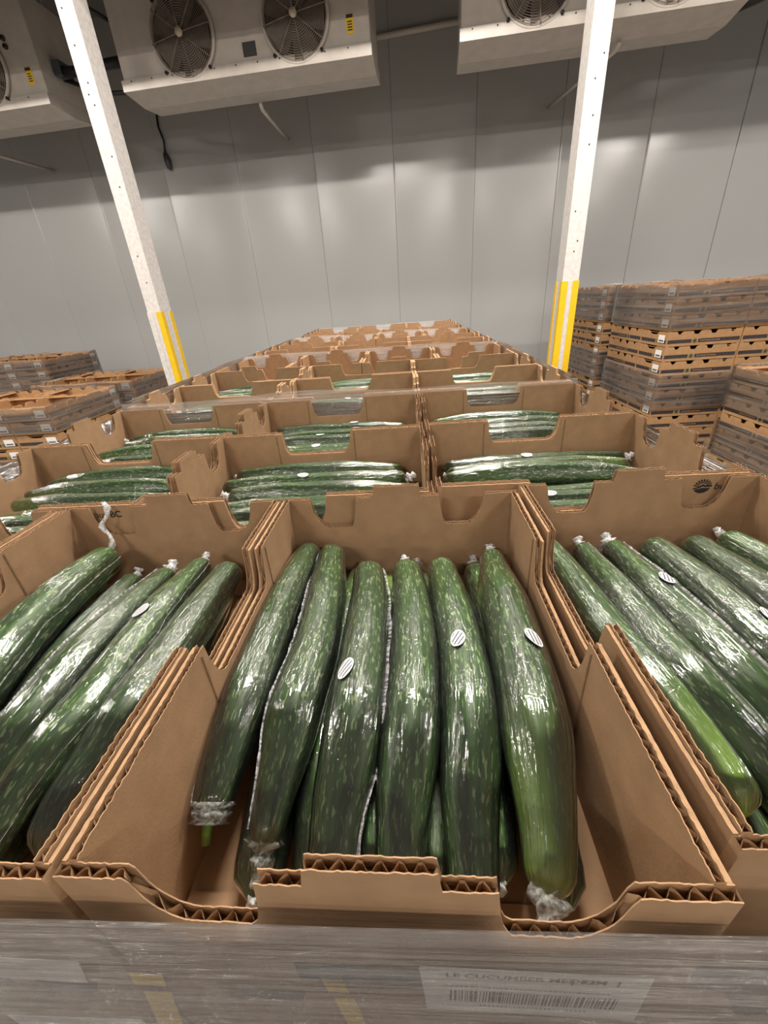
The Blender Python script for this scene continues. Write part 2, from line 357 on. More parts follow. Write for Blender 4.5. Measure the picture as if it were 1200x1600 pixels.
def evaporator(x, y, ln, fans, label, plate=None, ytag=None):
    o = empty('evaporator_unit', (x, y, EYE + 2.0), EV_YAW, label, 'cooling unit', 'evaporators under the ceiling')
    dp, h = .60, .86
    b = MB(); b.box((0, 0, .075), (ln, dp, h)); cs = b.build('casing', CASING, o)
    bv = cs.modifiers.new('bevel', 'BEVEL'); bv.width = .012; bv.segments = 2
    # drain pan: lip sticking out in front and a shallow V bottom
    b = MB(); c = .03
    b.add([(-.01, -.03, .085), (ln + .01, -.03, .085), (ln + .01, -.03, .0), (-.01, -.03, .0),
           (-.01, dp + .01, .085), (ln + .01, dp + .01, .085), (ln + .01, dp + .01, .0), (-.01, dp + .01, .0), (-.01, dp * .5, -c), (ln + .01, dp * .5, -c)],
          [(0, 3, 2, 1), (0, 1, 5, 4), (4, 5, 6, 7), (3, 8, 9, 2), (8, 7, 6, 9), (0, 4, 7, 8, 3), (1, 2, 9, 6, 5)], 0)
    b.build('drain_pan', CASING, o)
    b = MB()
    for xx in (.12, ln - .12):
        for yy in (.1, dp - .1): b.tube([(xx, yy, h), (xx, yy, 1.36)], .012, 8)
    b.build('hanger_rods', PVC, o)
    b = MB()
    for k in range(int(ln / .22)): b.tube([(.1 + k * .22, -.036, .07), (.1 + k * .22, -.028, .07)], .006, 6)
    b.build('lip_screws', RUBBER, o)
    for fx in fans: fan_parts(o, fx, .33)
    if plate: b = MB(); b.box((plate - .065, -.006, .125), (plate + .065, 0, .225)); b.build('nameplate', PLATE, o)
    if ytag:
        b = MB(); b.box((ytag - .033, -.004, .17), (ytag + .033, 0, .30)); yt = b.build('warning_label', YELLOW, o); yt['label'] = 'yellow warning label'
        b = MB()
        for k in range(4): b.box((ytag - .022, -.006, .19 + k * .018), (ytag + .022, -.004, .198 + k * .018))
        b.box((ytag - .03, -.006, .272), (ytag + .03, -.004, .295)); b.build('label_print', INK_B, yt)
    return o
e1 = evaporator(-2.44, 5.69, 2.51, (.72, 1.83), 'white evaporator unit hanging above the box row, both its fans showing', 1.35, 2.33)
e2 = evaporator(.87, 5.30, 2.36, (.64, 1.75), 'white evaporator unit at upper right, partly behind the right post', 1.2, None)
e3 = evaporator(-5.78, 6.09, 2.51, (.72, 1.84), 'white evaporator unit cut off at the upper left corner', 1.3, 2.37)
b = MB(); b.box((2.08, -.012, .62), (2.16, 0, .80)); b.tube([(2.12, -.02, .74), (2.12, -.01, .74)], .014, 8, 1); b.tube([(2.12, -.02, .67), (2.12, -.01, .67)], .014, 8, 1); b.build('switch_plate', [PVC, RUBBER], e3)
b = MB()
for zz in (.52, .46): b.tube([(2.22, -.02, zz), (2.22, 0, zz)], .022, 10)
b.build('cable_gland', RUBBER, e3)
b = MB(); b.box((2.52, .18, .28), (2.60, .36, .40)); b.build('junction_box', BLUEGREY, e3)
b = MB()
for zz in (.50, .44): b.tube([(2.46, -.02, zz), (2.46, 0, zz)], .018, 10)
b.build('cable_gland', RUBBER, e1)

def pipe(name, pts, r, m, label, cat, grp=None):
    b = MB(); b.tube(pts, r, 10); o = b.build(name, m); return tag(o, label, cat, grp)
Z = EYE
pipe('drain_pipe', [(-1.17, 6.02, Z + 1.955), (-1.17, 6.03, Z + 1.93), (-1.165, 6.07, Z + 1.905), (-1.12, 7.26, Z + 1.97)], .02, PVC, 'pale drain pipe from the middle evaporator to the wall', 'pipe', 'drain pipes')
pipe('drain_pipe', [(2.36, 5.40, Z + 1.955), (2.36, 5.41, Z + 1.94), (2.35, 5.45, Z + 1.915), (2.26, 6.96, Z + 1.98)], .02, PVC, 'pale drain pipe from the right evaporator passing behind the post', 'pipe', 'drain pipes')
pipe('drain_pipe', [(-4.83, 6.3, Z + 1.955), (-4.83, 6.32, Z + 1.94), (-4.82, 6.36, Z + 1.915), (-4.60, 7.58, Z + 1.93)], .02, PVC, 'pale drain pipe from the left evaporator to the wall', 'pipe', 'drain pipes')
pipe('conduit', [wallpt(.05, .05, Z + 2.80), wallpt(1.15, .05, Z + 2.84)], .03, PVC, 'pale horizontal conduit on the wall between two evaporators', 'pipe')
pipe('cable', [wallpt(-2.86, .02, Z + 2.42), wallpt(-2.88, .03, Z + 2.25), wallpt(-2.84, .05, Z + 2.1), wallpt(-2.87, .03, Z + 1.98)], .013, RUBBER, 'black cable hanging down the wall under the middle evaporator', 'cable')
b = MB(); q = Vector(wallpt(-2.875, .045, Z + 1.98)); b.tube([q, q + Vector((.01, 0, -.03)), q + Vector((.02, 0, -.10)), q + Vector((.025, 0, -.17)), q + Vector((.04, 0, -.2))], [.014, .035, .045, .035, .012], 10)
tag(b.build('cable_connector', simple('dark_plug', (.05, .05, .055), .35)), 'dark bulbous connector at the end of the wall cable', 'connector')
pipe('cable_bundle', [(-3.26, 6.02, Z + 2.33), (-3.0, 5.98, Z + 2.30), (-2.75, 5.95, Z + 2.32), (-2.46, 5.93, Z + 2.33)], .045, RUBBER, 'black cable bundle between left and middle evaporators, upper thick one', 'cable', 'cables between evaporators')
pipe('cable_bundle', [(-3.26, 6.1, Z + 2.30), (-3.0, 6.06, Z + 2.2), (-2.75, 6.0, Z + 2.12), (-2.46, 5.95, Z + 2.1)], .02, RUBBER, 'thin black cable sagging below the cable bundle', 'cable', 'cables between evaporators')
pipe('cable_bundle', [(-3.05, 5.7, Z + 3.3), (-2.95, 5.72, Z + 2.95), (-2.7, 5.75, Z + 2.68), (-2.46, 5.78, Z + 2.55)], .018, RUBBER, 'black cable slanting down to the middle evaporator near the left post', 'cable', 'cables between evaporators')
pipe('cable_bundle', [(3.22, 5.25, Z + 2.05), (3.45, 5.2, Z + 2.10), (3.8, 5.15, Z + 2.22), (4.3, 5.1, Z + 2.4)], .05, RUBBER, 'thick black pipe at the far right end of the right evaporator', 'pipe')

# ------------------------------------------------------------------ cardboard boxes for the cucumbers
W, D, HB, TAB = .305, .4066, .134, .015
def lerp(a, b, t): return a + (b - a) * t
def smooth(t): t = max(0, min(1, t)); return t * t * (3 - 2 * t)
def prof_short(u, tab=TAB):
    f = u / W
    def notch(f, a, b, dep, wa, wb):
        if f <= a or f >= b: return 0
        q = lambda t: math.sqrt(max(0, 1 - (1 - min(1, t)) ** 2))
        return dep * min(q((f - a) / wa), q((b - f) / wb))
    z = HB - notch(f, .118, .312, .042, .075, .03) - notch(f, .673, .855, .042, .03, .075)
    if .392 < f < .588: z += tab
    return z
def prof_long(u, tab=0):
    f = u / D
    if f < .355 or f > .695: return HB + (.002 if f < .36 else .001)
    q = lambda t: math.sqrt(max(0, 1 - (1 - min(1, t)) ** 2))
    return HB - .043 * min(q((f - .355) / .05), q((.695 - f) / .035))
def panel(fn, length, t, hd, seed=1, tab=TAB, base=0.0, step=None):
    """one cardboard wall in local (u, v, z); returns MB with materials 0 kraft, 1 edge, 2 darkened hollow"""
    rr = random.Random(seed); b = MB(); st = step or (.002 if hd else .006); n = int(round(length / st)); us = [length * i / n for i in range(n + 1)]
    torn = lambda u: rr.uniform(-.0008, .0008) if hd else rr.uniform(-.0003, .0003)
    zs = [fn(u, tab) for u in us]
    zo = [z + torn(u) for z, u in zip(zs, us)]; zi = [z + torn(u) for z, u in zip(zs, us)]
    if not hd:
        vs = []
        for u, z in zip(us, zo): vs += [(u, 0, base), (u, 0, z), (u, t, z), (u, t, base)]
        fs0 = []; fs1 = []
        for i in range(n):
            a, c = 4 * i, 4 * i + 4
            fs0 += [(a, c, c + 1, a + 1), (a + 2, c + 2, c + 3, a + 3)]; fs1.append((a + 1, c + 1, c + 2, a + 2))
        fs0 += [(0, 1, 2, 3), (4 * n + 3, 4 * n + 2, 4 * n + 1, 4 * n)]
        b.add(vs, fs0 + fs1); b.m[-len(fs1):] = [1] * len(fs1)
        return b
    s = .0006; dep = .010
    for v0, v1, zz, face in ((0, s, zo, 0), (t - s, t, zi, 1)):
        vs = []
        for u, z in zip(us, zz): vs += [(u, v0, base if face == 0 else z - dep), (u, v0, z), (u, v1, z), (u, v1, base if face == 1 else z - dep)]
        f0 = []; f1 = []
        for i in range(n):
            a, c = 4 * i, 4 * i + 4
            f0 += [(a, c, c + 1, a + 1), (a + 2, c + 2, c + 3, a + 3)]; f1.append((a + 1, c + 1, c + 2, a + 2))
        b.add(vs, f0 + f1); b.m[-len(f1):] = [1] * len(f1)
    # bottom of the open flutes, coloured dark as their shade, and the fluted sheet between the two liners
    vs = []
    for u, z in zip(us, zs): vs += [(u, s, z - dep), (u, t - s, z - dep)]
    b.add(vs, [(2 * i, 2 * i + 2, 2 * i + 3, 2 * i + 1) for i in range(n)], 2)
    vs = []
    for i, (u, z) in enumerate(zip(us, zs)):
        ph = (u / .0088) % 1.0; v = (1 - math.cos(2 * PI * ph)) / 2; v = lerp(s + .0001, t - s - .0001, v)
        vs += [(u, v, z - dep), (u, v, z - .0012 + rr.uniform(-.0006, .0006))]
    b.add(vs, [(2 * i, 2 * i + 2, 2 * i + 3, 2 * i + 1) for i in range(n)], 1)
    for u in (0, length):
        z = zs[0] if u == 0 else zs[-1]; b.quad((u, 0, base), (u, 0, z), (u, t, z), (u, t, base), 1)
    return b
def remap(b, fn): b.v = [tuple(fn(*p)) for p in b.v]; return b
KM = [KRAFT, KRAFT_EDGE, KRAFT_DARK]
T = .0062
def carton_meshes(hd, seed):
    g = .0012   # clearance to the neighbouring box
    P = {}
    P['front'] = remap(panel(prof_short, W - 2 * g, T, hd, seed), lambda u, v, z: (u + g, v + g, z)).mesh('end_panel', KM)
    P['back'] = remap(panel(prof_short, W - 2 * g, T, hd, seed + 1), lambda u, v, z: (u + g, D - g - v, z)).mesh('end_panel', KM)
    a = g + T
    L_ = D - 2 * a
    pl = lambda u, tab=0: prof_long(u + a)
    P['left'] = remap(panel(pl, L_, .0052, hd, seed + 2), lambda u, v, z: (g + .0032 + v, u + a, z)).mesh('side_panel', KM)
    P['right'] = remap(panel(pl, L_, .0052, hd, seed + 3), lambda u, v, z: (W - g - .0032 - v, u + a, z)).mesh('side_panel', KM)
    pk = lambda u, tab=0: prof_long(u + a) - .002
    P['lliner'] = remap(panel(pk, L_, .0024, False, seed + 4, step=.004), lambda u, v, z: (g + v, u + a, z)).mesh('side_liner', KM)
    P['rliner'] = remap(panel(pk, L_, .0024, False, seed + 5, step=.004), lambda u, v, z: (W - g - v, u + a, z)).mesh('side_liner', KM)
    b = MB(); b.box((a, a, 0), (W - a, D - a, .004))
    # folded end flaps: low ledges on the floor along both ends
    b.box((.012, a, .004), (W - .012, a + .035, .0075)); b.box((.012, D - a - .035, .004), (W - .012, D - a, .0075))
    P['base'] = b.mesh('base_panel', KRAFT)
    # score lines beside the hand hole, pressed as thin ridges on the inside
    for i, (f, x) in enumerate([(f, x) for f in (.335, .715) for x in (g + .0032 + .0052, W - g - .0032 - .0052 - .0008)]):
        b = MB(); b.box((x, D * f, .012), (x + .0008, D * f + .0016, HB - .003)); P['crease%d' % i] = b.mesh('score_line', KRAFT_DARK)
    return P
CM_HD = carton_meshes(True, 11); CM_LD = carton_meshes(False, 31)
def carton(P, label, group):
    o = empty('cucumber_box', label=label, cat='box', group=group)
    for k, nm in (('front', 'end_panel'), ('back', 'end_panel'), ('left', 'side_panel'), ('right', 'side_panel'), ('lliner', 'side_liner'), ('rliner', 'side_liner'), ('base', 'base_panel'), ('crease0', 'score_line'), ('crease1', 'score_line'), ('crease2', 'score_line'), ('crease3', 'score_line')):
        if nm != 'score_line' or P is CM_HD: link(nm, P[k], o)
    return o
SY = -.04457; S0 = Vector((-.0147, .0856))
def S(x, y, z):           # stack coordinates -> world
    c, s = math.cos(SY), math.sin(SY); return Vector((S0.x + c * x - s * y, S0.y + s * x + c * y, z))
BZ = RIM - HB
XL = -2.5 * W             # left edge of the pallet in stack coordinates
def put(o, x, y, z, rot=0.0):
    o.location = S(x, y, z); o.rotation_euler.z = SY + rot; return o
def boxes_on(y0, order):
    """list of (x, y, rot, row, col): rows of one 40 x 48 inch layer"""
    out = []; y = y0
    for r, kind in enumerate(order):
        if kind == 4:
            for c in range(4): out.append((XL + c * W, y, 0.0, r, c))
            y += D
        else:
            for c in range(3): out.append((XL + (c + 1) * D, y, PI / 2, r, c))
            y += W
    return out, y
P_ORDER = [(4, 3, 3), (3, 3, 4), (3, 3, 4), (4, 3, 3)]
ORD = ['first', 'second', 'third', 'fourth']
PAL = ['nearest', 'second', 'third', 'farthest']
C4 = ['far left', 'left', 'middle', 'right']; C3 = ['left', 'middle', 'right']
BOX = {}; py = 0.0; PALY = []
for p in range(4):
    lst, ye = boxes_on(py, P_ORDER[p]); PALY.append((py, ye))
    for (x, y, rot, r, c) in lst:
        pos = (C4 if P_ORDER[p][r] == 4 else C3)[c]
        if p == 0 and r == 0: lab = {0: 'open cucumber box at the left edge of the front row, mostly out of frame', 1: 'open cucumber box at front left, with a long twisted film tail', 2: 'open front cucumber box in the centre, six cucumbers pointing at the viewer', 3: 'open cucumber box at front right, slanting out of frame'}[c]
        else: lab = 'open brown cucumber box, %s one in the %s row of the %s pallet' % (pos, ORD[r], PAL[p])
        o = carton(CM_HD if p == 0 else CM_LD, lab, 'open cucumber boxes in the top layer of the pallet row')
        dr = R_.uniform(-.003, .003) if p else 0
        put(o, x, y, BZ + (R_.uniform(0, .002) if p else 0), rot + dr)
        if p == 0 and r == 0:
            # (front centre x, front y, turn) of each front-row box, pivoting about the middle of its front edge
            fx, fy, dr = {0: (-.617, 0.0, -.015), 1: (-.3105, .001, -.017), 2: (-.0035, -.003, -.017), 3: (.3115, .0125, -.004)}[c]
            o.rotation_euler.z = SY + dr; o.location = S(fx - W * .5 * math.cos(dr), fy - W * .5 * math.sin(dr), BZ)
        if p == 0 and r > 0 and c == 2: put(o, x + .004, y + .015, BZ, rot)
        BOX[(p, r, c)] = o
    py = ye + .028
# closed lower layers under each pallet's open layer
lb = MB()
def shell(b, fn_s, fn_l):
    for q in (remap(panel(fn_s, W - .004, .004, False, 1, 0.004, step=.012), lambda u, v, z: (u + .002, v + .002, z)), remap(panel(fn_s, W - .004, .004, False, 2, 0.004, step=.012), lambda u, v, z: (u + .002, D - .002 - v, z)),
              remap(panel(fn_l, D - .012, .004, False, 3, step=.012), lambda u, v, z: (.002 + v, u + .006, z)), remap(panel(fn_l, D - .012, .004, False, 4, step=.012), lambda u, v, z: (W - .002 - v, u + .006, z))):
        o = len(b.v); b.v += q.v; b.f += [tuple(i + o for i in f) for f in q.f]; b.m += q.m; b.sm += q.sm
    b.box((.006, .006, 0), (W - .006, D - .006, .004))
shell(lb, prof_short, prof_long); LOWER = lb.mesh('lower_box', KM)
NTH = ['first', 'second', 'third', 'fourth', 'fifth', 'sixth', 'seventh', 'eighth', 'ninth', 'tenth', 'eleventh']
def pos_name(p, r, c): return (C4 if P_ORDER[p][r] == 4 else C3)[c]
NL = 7; PITCH = (BZ - .14) / NL
for p in range(4):
    lst, ye = boxes_on(PALY[p][0], P_ORDER[p])
    for (x, y, rot, r, c) in lst:
        n = P_ORDER[p][r]
        if p > 0 and 0 < c < n - 1: continue
        for k in range(NL):
            o = link('stacked_box', LOWER)
            if p == 0 and r == 0 and k == NL - 1:
                lab = 'closed-in cucumber box under the %s front box, seen through the stretch film' % C4[c]
            else: lab = 'lower brown cucumber box, %s row %s position, %s layer from floor, %s pallet' % (ORD[r], pos_name(p, r, c), NTH[k], PAL[p])
            tag(o, lab, 'box', 'lower boxes of the cucumber pallets'); put(o, x, y, .14 + k * PITCH, rot)

def make_pallet(lx, ly, label):
    o = empty('wooden_pallet', label=label, cat='pallet', group='wooden pallets under the box stacks')
    for k in range(3): b = MB(); b.box((lx * k / 2 - (.045 * k), 0, .02), (lx * k / 2 - .045 * k + .09, ly, .12)); b.build('stringer', WOOD, o)
    for k in range(6):
        y = (ly - .1) * k / 5; b = MB(); b.box((0, y, .12), (lx, y + .1, .14)); b.build('deck_board', WOOD, o)
    for k in range(3): y = (ly - .1) * k / 2; b = MB(); b.box((0, y, 0), (lx, y + .1, .02)); b.build('bottom_board', WOOD, o)
    return o
for p in range(4):
    o = make_pallet(4 * W, D + 2 * W, 'wooden pallet under the %s stack of cucumber boxes' % PAL[p]); put(o, XL, PALY[p][0], 0)

# ------------------------------------------------------------------ stretch film round the pallets
def film_loop(name, w_, d_, z0, z1, m, seed, amp=.0015, topvar=.004, nz=26, gap=.006, front_only=False):
    """closed sleeve of film with horizontal ripples, local origin at the pallet's front left corner"""
    rr = random.Random(seed); per = []
    for (ax, ay), (bx, by), n in (((0, 0), (1, 0), 26), ((1, 0), (1, 1), 16), ((1, 1), (0, 1), 16), ((0, 1), (0, 0), 16)):
        for i in range(n):
            t = i / n; fx, fy = lerp(ax, bx, t), lerp(ay, by, t)
            nx = (1 if ax == bx == 1 else -1 if ax == bx == 0 else 0); ny = (-1 if ay == by == 0 else 1 if ay == by == 1 else 0)
            per.append((fx * w_ + (fx * 2 - 1) * gap, fy * d_ + (fy * 2 - 1) * gap, nx, ny))
    k = len(per); vs = []
    for j in range(nz + 1):
        t = j / nz
        for i, (x, y, nx, ny) in enumerate(per):
            tv = topvar * noise.noise(Vector((x * 3, y * 3, seed))) ; z = lerp(z0, z1 + tv, t)
            a = amp * (noise.noise(Vector((x * 1.5, y * 1.5, z * 130 + seed * 7))) * 1.0 + rr.uniform(-.15, .15)) + amp
            vs.append((x + nx * a, y + ny * a, z))
    fs = [(j * k + i, j * k + (i + 1) % k, (j + 1) * k + (i + 1) % k, (j + 1) * k + i) for j in range(nz) for i in range(k)]
    b = MB(); b.add(vs, fs, 0, True); return b.build(name, m)
for p in range(4):
    top = {0: -.014, 1: .014, 2: .010, 3: .005}[p]
    o = film_loop('stretch_wrap', 4 * W, D + 2 * W, .16, RIM + top, WRAP if p == 0 else WRAP_MID, p + 3, amp=.0014 if p == 0 else .002, topvar=.006 if p == 0 else .012, nz=200 if p == 0 else 60, gap=.008 if p == 0 else .005)
    put(o, XL, PALY[p][0], 0)
    tag(o, ['streaky clear stretch film across the front of the nearest pallet', 'clear stretch film round the second pallet, edge just above its boxes', 'clear stretch film round the third pallet of cucumber boxes', 'clear stretch film round the farthest pallet in the row'][p], 'plastic wrap', 'stretch film round the cucumber pallets')

# ------------------------------------------------------------------ cucumbers
def catmull(pts, n):
    P = [Vector(p) for p in pts]; P = [P[0] * 2 - P[1]] + P + [P[-1] * 2 - P[-2]]
    dense = []
    for i in range(1, len(P) - 2):
        for k in range(16):
            t = k / 16; a, b_, c, d = P[i - 1], P[i], P[i + 1], P[i + 2]
            dense.append(.5 * ((2 * b_) + (c - a) * t + (2 * a - 5 * b_ + 4 * c - d) * t * t + (3 * b_ - a - 3 * c + d) * t ** 3))
    dense.append(P[-2])
    acc = [0]
    for a, b_ in zip(dense, dense[1:]): acc.append(acc[-1] + (b_ - a).length)
    out = []; j = 0
    for i in range(n + 1):
        s = acc[-1] * i / n
        while j < len(acc) - 2 and acc[j + 1] < s: j += 1
        f = (s - acc[j]) / max(1e-9, acc[j + 1] - acc[j]); out.append(dense[j].lerp(dense[j + 1], f))
    return out, acc[-1]
def cucumber_mesh(pts, rad, far_taper=.7, near_taper=.55, tip=.0, seed=0, grow=0.0, cover=(0, 1), nr=32, ns=64):
    """pts run from the far end to the near end.  Returns (mesh data, frames)."""
    rr = random.Random(seed); c, ln = catmull(pts, ns)
    fr = []; up = Vector((0, 0, 1))
    vs = []; cu = []; tp = []
    for i, p in enumerate(c):
        t = i / ns; s = t * ln
        a = c[max(0, i - 1)]; b_ = c[min(ns, i + 1)]; tg = (b_ - a).normalized()
        x = tg.cross(up).normalized(); y = x.cross(tg).normalized()
        # tapering and rounded ends
        df, dn = s, ln - s
        tf = lerp(far_taper, 1, smooth(df / .11)); tn = lerp(near_taper, 1, smooth(dn / .10))
        cap = lambda d, r: math.sqrt(max(0.0, 1 - (1 - min(1, d / r)) ** 2))
        rb = rad * tf * tn * (1 + .03 * noise.noise(Vector((s * 16, seed, 0))))
        rb *= cap(df + .0004, rad * far_taper * 1.0) * cap(dn + .0004, rad * near_taper * 1.15)
        fr.append((p, x, y, tg, rb))
        for j in range(nr):
            th = 2 * PI * j / nr
            k = 1 + .018 * math.cos(9 * th + seed) + .022 * noise.noise(Vector((math.cos(th) * 2.2, math.sin(th) * 2.2, s * 22 + seed * 3)))
            r = rb * k + grow * (1 if .03 < t < .97 else .6)
            vs.append(p + (x * math.cos(th) + y * math.sin(th)) * r)
            cu.append((math.cos(th), math.sin(th), s / rad)); tp.append(tip * smooth((t - .62) / .36))
    i0, i1 = int(cover[0] * ns), int(cover[1] * ns)
    fs = [((i + 1) * nr + j, (i + 1) * nr + (j + 1) % nr, i * nr + (j + 1) % nr, i * nr + j) for i in range(i0, i1) for j in range(nr)]
    if grow == 0: fs += [tuple(range(nr)), tuple(ns * nr + j for j in range(nr))[::-1]]
    return vs, fs, cu, tp, fr, ln
def to_mesh(name, vs, fs, cu, tp, m):
    me = bpy.data.meshes.new(name); me.from_pydata(vs, [], fs); me.materials.append(m)
    a = me.attributes.new('cuc', 'FLOAT_VECTOR', 'POINT'); a.data.foreach_set('vector', [q for p in cu for q in p])
    a = me.attributes.new('tip', 'FLOAT', 'POINT'); a.data.foreach_set('value', tp)
    me.polygons.foreach_set('use_smooth', [True] * len(me.polygons)); me.update(); return me
def crumple(base, dirn, length, r0, r1, seed, n=12, k=10, bend=None, rough=1.0, m=None):
    rr = random.Random(seed); d = dirn.normalized(); x = d.orthogonal().normalized(); y = d.cross(x)
    b = MB(); vs = []
    for i in range(k + 1):
        t = i / k; r = lerp(r0, r1, t ** .6) * (1 + .3 * rough * math.sin(t * 14 + seed))
        c = base + d * (length * t) + (bend(t) if bend else Vector())
        for j in range(n):
            th = 2 * PI * j / n + t * 2.5; q = r * rr.uniform(1 - .45 * rough, 1 + .35 * rough); vs.append(c + (x * math.cos(th) + y * math.sin(th)) * q)
    b.add(vs, [(i * n + j, i * n + (j + 1) % n, (i + 1) * n + (j + 1) % n, (i + 1) * n + j) for i in range(k) for j in range(n)] + [tuple(k * n + j for j in range(n))], 0, True)
    return b.mesh('film_tail', m or TAILM)
def sticker_mesh(fr, ln, t, ang, rad, twist=0.0, a=.0105, c=.0066):
    ns = len(fr) - 1; b = MB(); uvs = []; vs = []; rings = 5; k = 20
    def surf(ds, dw):
        f = (t * ln + ds) / ln * ns; i = max(0, min(ns - 1, int(f))); q = f - i
        p = fr[i][0].lerp(fr[i + 1][0], q); x = fr[i][1]; y = fr[i][2]; r = lerp(fr[i][4], fr[i + 1][4], q) * 1.03 + .0022
        th = ang + dw / r; return p + (x * math.cos(th) + y * math.sin(th)) * r
    vs.append(surf(0, 0)); uvs.append((0, 0))
    for m_ in range(1, rings + 1):
        for j in range(k):
            th = 2 * PI * j / k; u, v = math.cos(th) * m_ / rings, math.sin(th) * m_ / rings
            ds, dw = u * a, v * c; ct, st = math.cos(twist), math.sin(twist)
            vs.append(surf(ds * ct - dw * st, ds * st + dw * ct)); uvs.append((u, v))
    fs = [(0, 1 + j, 1 + (j + 1) % k) for j in range(k)] + [(1 + m_ * k + j, 1 + (m_ + 1) * k + j, 1 + (m_ + 1) * k + (j + 1) % k, 1 + m_ * k + (j + 1) % k) for m_ in range(rings - 1) for j in range(k)]
    b.add(vs, fs, 0, True); me = b.mesh('sticker', STICK)
    ul = me.uv_layers.new(name='UVMap')
    for lp in me.loops: ul.data[lp.index].uv = uvs[lp.vertex_index]
    return me
def cucumber(pts, rad, label, group, world=True, tip=0.0, seed=0, far_t=.7, near_t=.55, film=(0, 1), stick=None, far_tail='knot', near_tail=None, stem=False, lod=1, seam=None):
    P = [Vector(S(*p)) for p in pts] if world else [Vector(p) for p in pts]
    org = P[len(P) // 2].copy() if world else Vector((0, 0, 0)); P = [p - org for p in P]
    ns, nr = (64, 32) if lod else (36, 20)
    vs, fs, cu, tp, fr, ln = cucumber_mesh(P, rad, far_t, near_t, tip, seed, 0.0, nr=nr, ns=ns)
    o = link('cucumber', to_mesh('cucumber', vs, fs, cu, tp, SKIN), None, org); tag(o, label, 'cucumber', group)
    vs, fs, cu, tp, fr2, _ = cucumber_mesh(P, rad, far_t, near_t, tip, seed, .0011, cover=film, nr=nr, ns=ns)
    link('shrink_film', to_mesh('shrink_film', vs, fs, cu, tp, FILM), o)
    if seam is not None:      # welded edge of the film standing up as a narrow fin
        b = MB(); vs = []; n_ = len(fr)
        for i, (p_, x_, y_, t_, r_) in enumerate(fr):
            th = math.radians(seam) + .22 * noise.noise(Vector((i * .12, seed, 3.3)))
            for q_ in (r_ * 1.0, r_ * 1.03 + .0020 + .0012 * noise.noise(Vector((i * .5, seed, 1.0)))):
                vs.append(p_ + (x_ * math.cos(th) + y_ * math.sin(th)) * q_)
        b.add(vs, [(2 * i, 2 * i + 2, 2 * i + 3, 2 * i + 1) for i in range(2, n_ - 3)], 0, True)
        b.build('film_seam', SEAM, o)
    f0, f1 = fr[0], fr[-1]
    if far_tail:
        lenk, r0, r1 = {'knot': (.016, .006, .0045), 'small': (.007, .004, .003), 'twist': (.07, .0035, .003), 'cone': (.02, .011, .004)}[far_tail]
        bend = (lambda t: Vector((.006 * math.sin(t * 9), .004 * t, .004 * math.sin(t * 6)))) if far_tail == 'twist' else None
        d = (-f0[3] + f0[2] * .5) if far_tail != 'twist' else Vector((0, .25, 1))
        link('film_tail', crumple(f0[0] + f0[3] * .003 + (f0[2] * .006 if far_tail == 'twist' else Vector()), d, lenk, r0, r1, seed, bend=bend), o)
    if near_tail:
        lenk, r0, r1 = {'pinch': (.024, .0105, .004), 'cone': (.030, .012, .004), 'skirt': (.013, .0150, .0125)}[near_tail]
        link('film_tail', crumple(f1[0] - f1[3] * (.006 if near_tail != 'skirt' else .012), f1[3] - f1[2] * .15, lenk, r0, r1, seed + 5, n=24 if near_tail == 'skirt' else 16, k=6 if near_tail == 'skirt' else 10, rough=.3 if near_tail == 'skirt' else .8, m=CLEAR), o)
    if stem:
        b = MB(); b.tube([f1[0] - f1[3] * .004, f1[0] + f1[3] * .006 - f1[2] * .002, f1[0] + f1[3] * .012 - f1[2] * .005], [.0045, .0034, .003], 8)
        me = b.mesh('stem', simple('pale_green_stem', (.12, .22, .03), .5)); link('stem', me, o)['label'] = 'pale green stem stub'
    if stick:
        link('sticker', sticker_mesh(fr, ln, stick[0], stick[1], rad, stick[2] if len(stick) > 2 else 0.0), o)
    return o
def off(p): return [(x, y, RIM + z) for x, y, z in p]
H90 = PI / 2
FG = 'wrapped cucumbers in the front centre box'
# frames: angle 90 deg is the top, > 90 deg is the left side as seen by the camera (x axis points to its right for a spine running towards it)
A_ = lambda deg: math.radians(deg)
cucumber(off([(-.1185, .3895, -.07), (-.1265, .2762, -.0676), (-.1265, .1704, -.0652), (-.1276, .1199, -.068), (-.1290, .0855, -.076), (-.1295, .0640, -.084)]), .0215, 'leftmost cucumber in the front centre box, open film end with green stem', FG, seam=12, seed=1, far_t=.75, near_t=.62, near_tail='skirt', stem=True, far_tail=None)
cucumber(off([(-.0880, .3833, -.07), (-.0803, .2748, -.068), (-.0780, .198, -.066), (-.0815, .141, -.064), (-.0830, .1022, -.0707), (-.0850, .0705, -.0773), (-.0865, .0480, -.086)]), .0215, 'second cucumber from left in the front centre box, pinched film tip', FG, seam=20, seed=2, far_t=.78, near_t=.5, near_tail='pinch', far_tail='small')
cucumber(off([(-.0365, .3400, -.07), (-.0300, .2727, -.068), (-.0300, .1968, -.066), (-.0310, .1403, -.064), (-.0340, .102, -.0707), (-.0380, .0706, -.0773), (-.0400, .020, -.086)]), .0222, 'third cucumber from left in the front centre box, oval sticker and wide glare', FG, seam=168, seed=3, far_t=.8, near_t=.6, stick=(.57, A_(66), -0.3), far_tail=None)
cucumber(off([(.0092, .3420, -.07), (.0160, .2707, -.068), (.0172, .1956, -.066), (.0145, .1397, -.064), (.0100, .1018, -.0707), (.0055, .0708, -.0773), (.0020, .018, -.086)]), .0215, 'fourth cucumber from left in the front centre box, white film knot at far end', FG, seed=4, far_t=.78, near_t=.62, far_tail='knot')
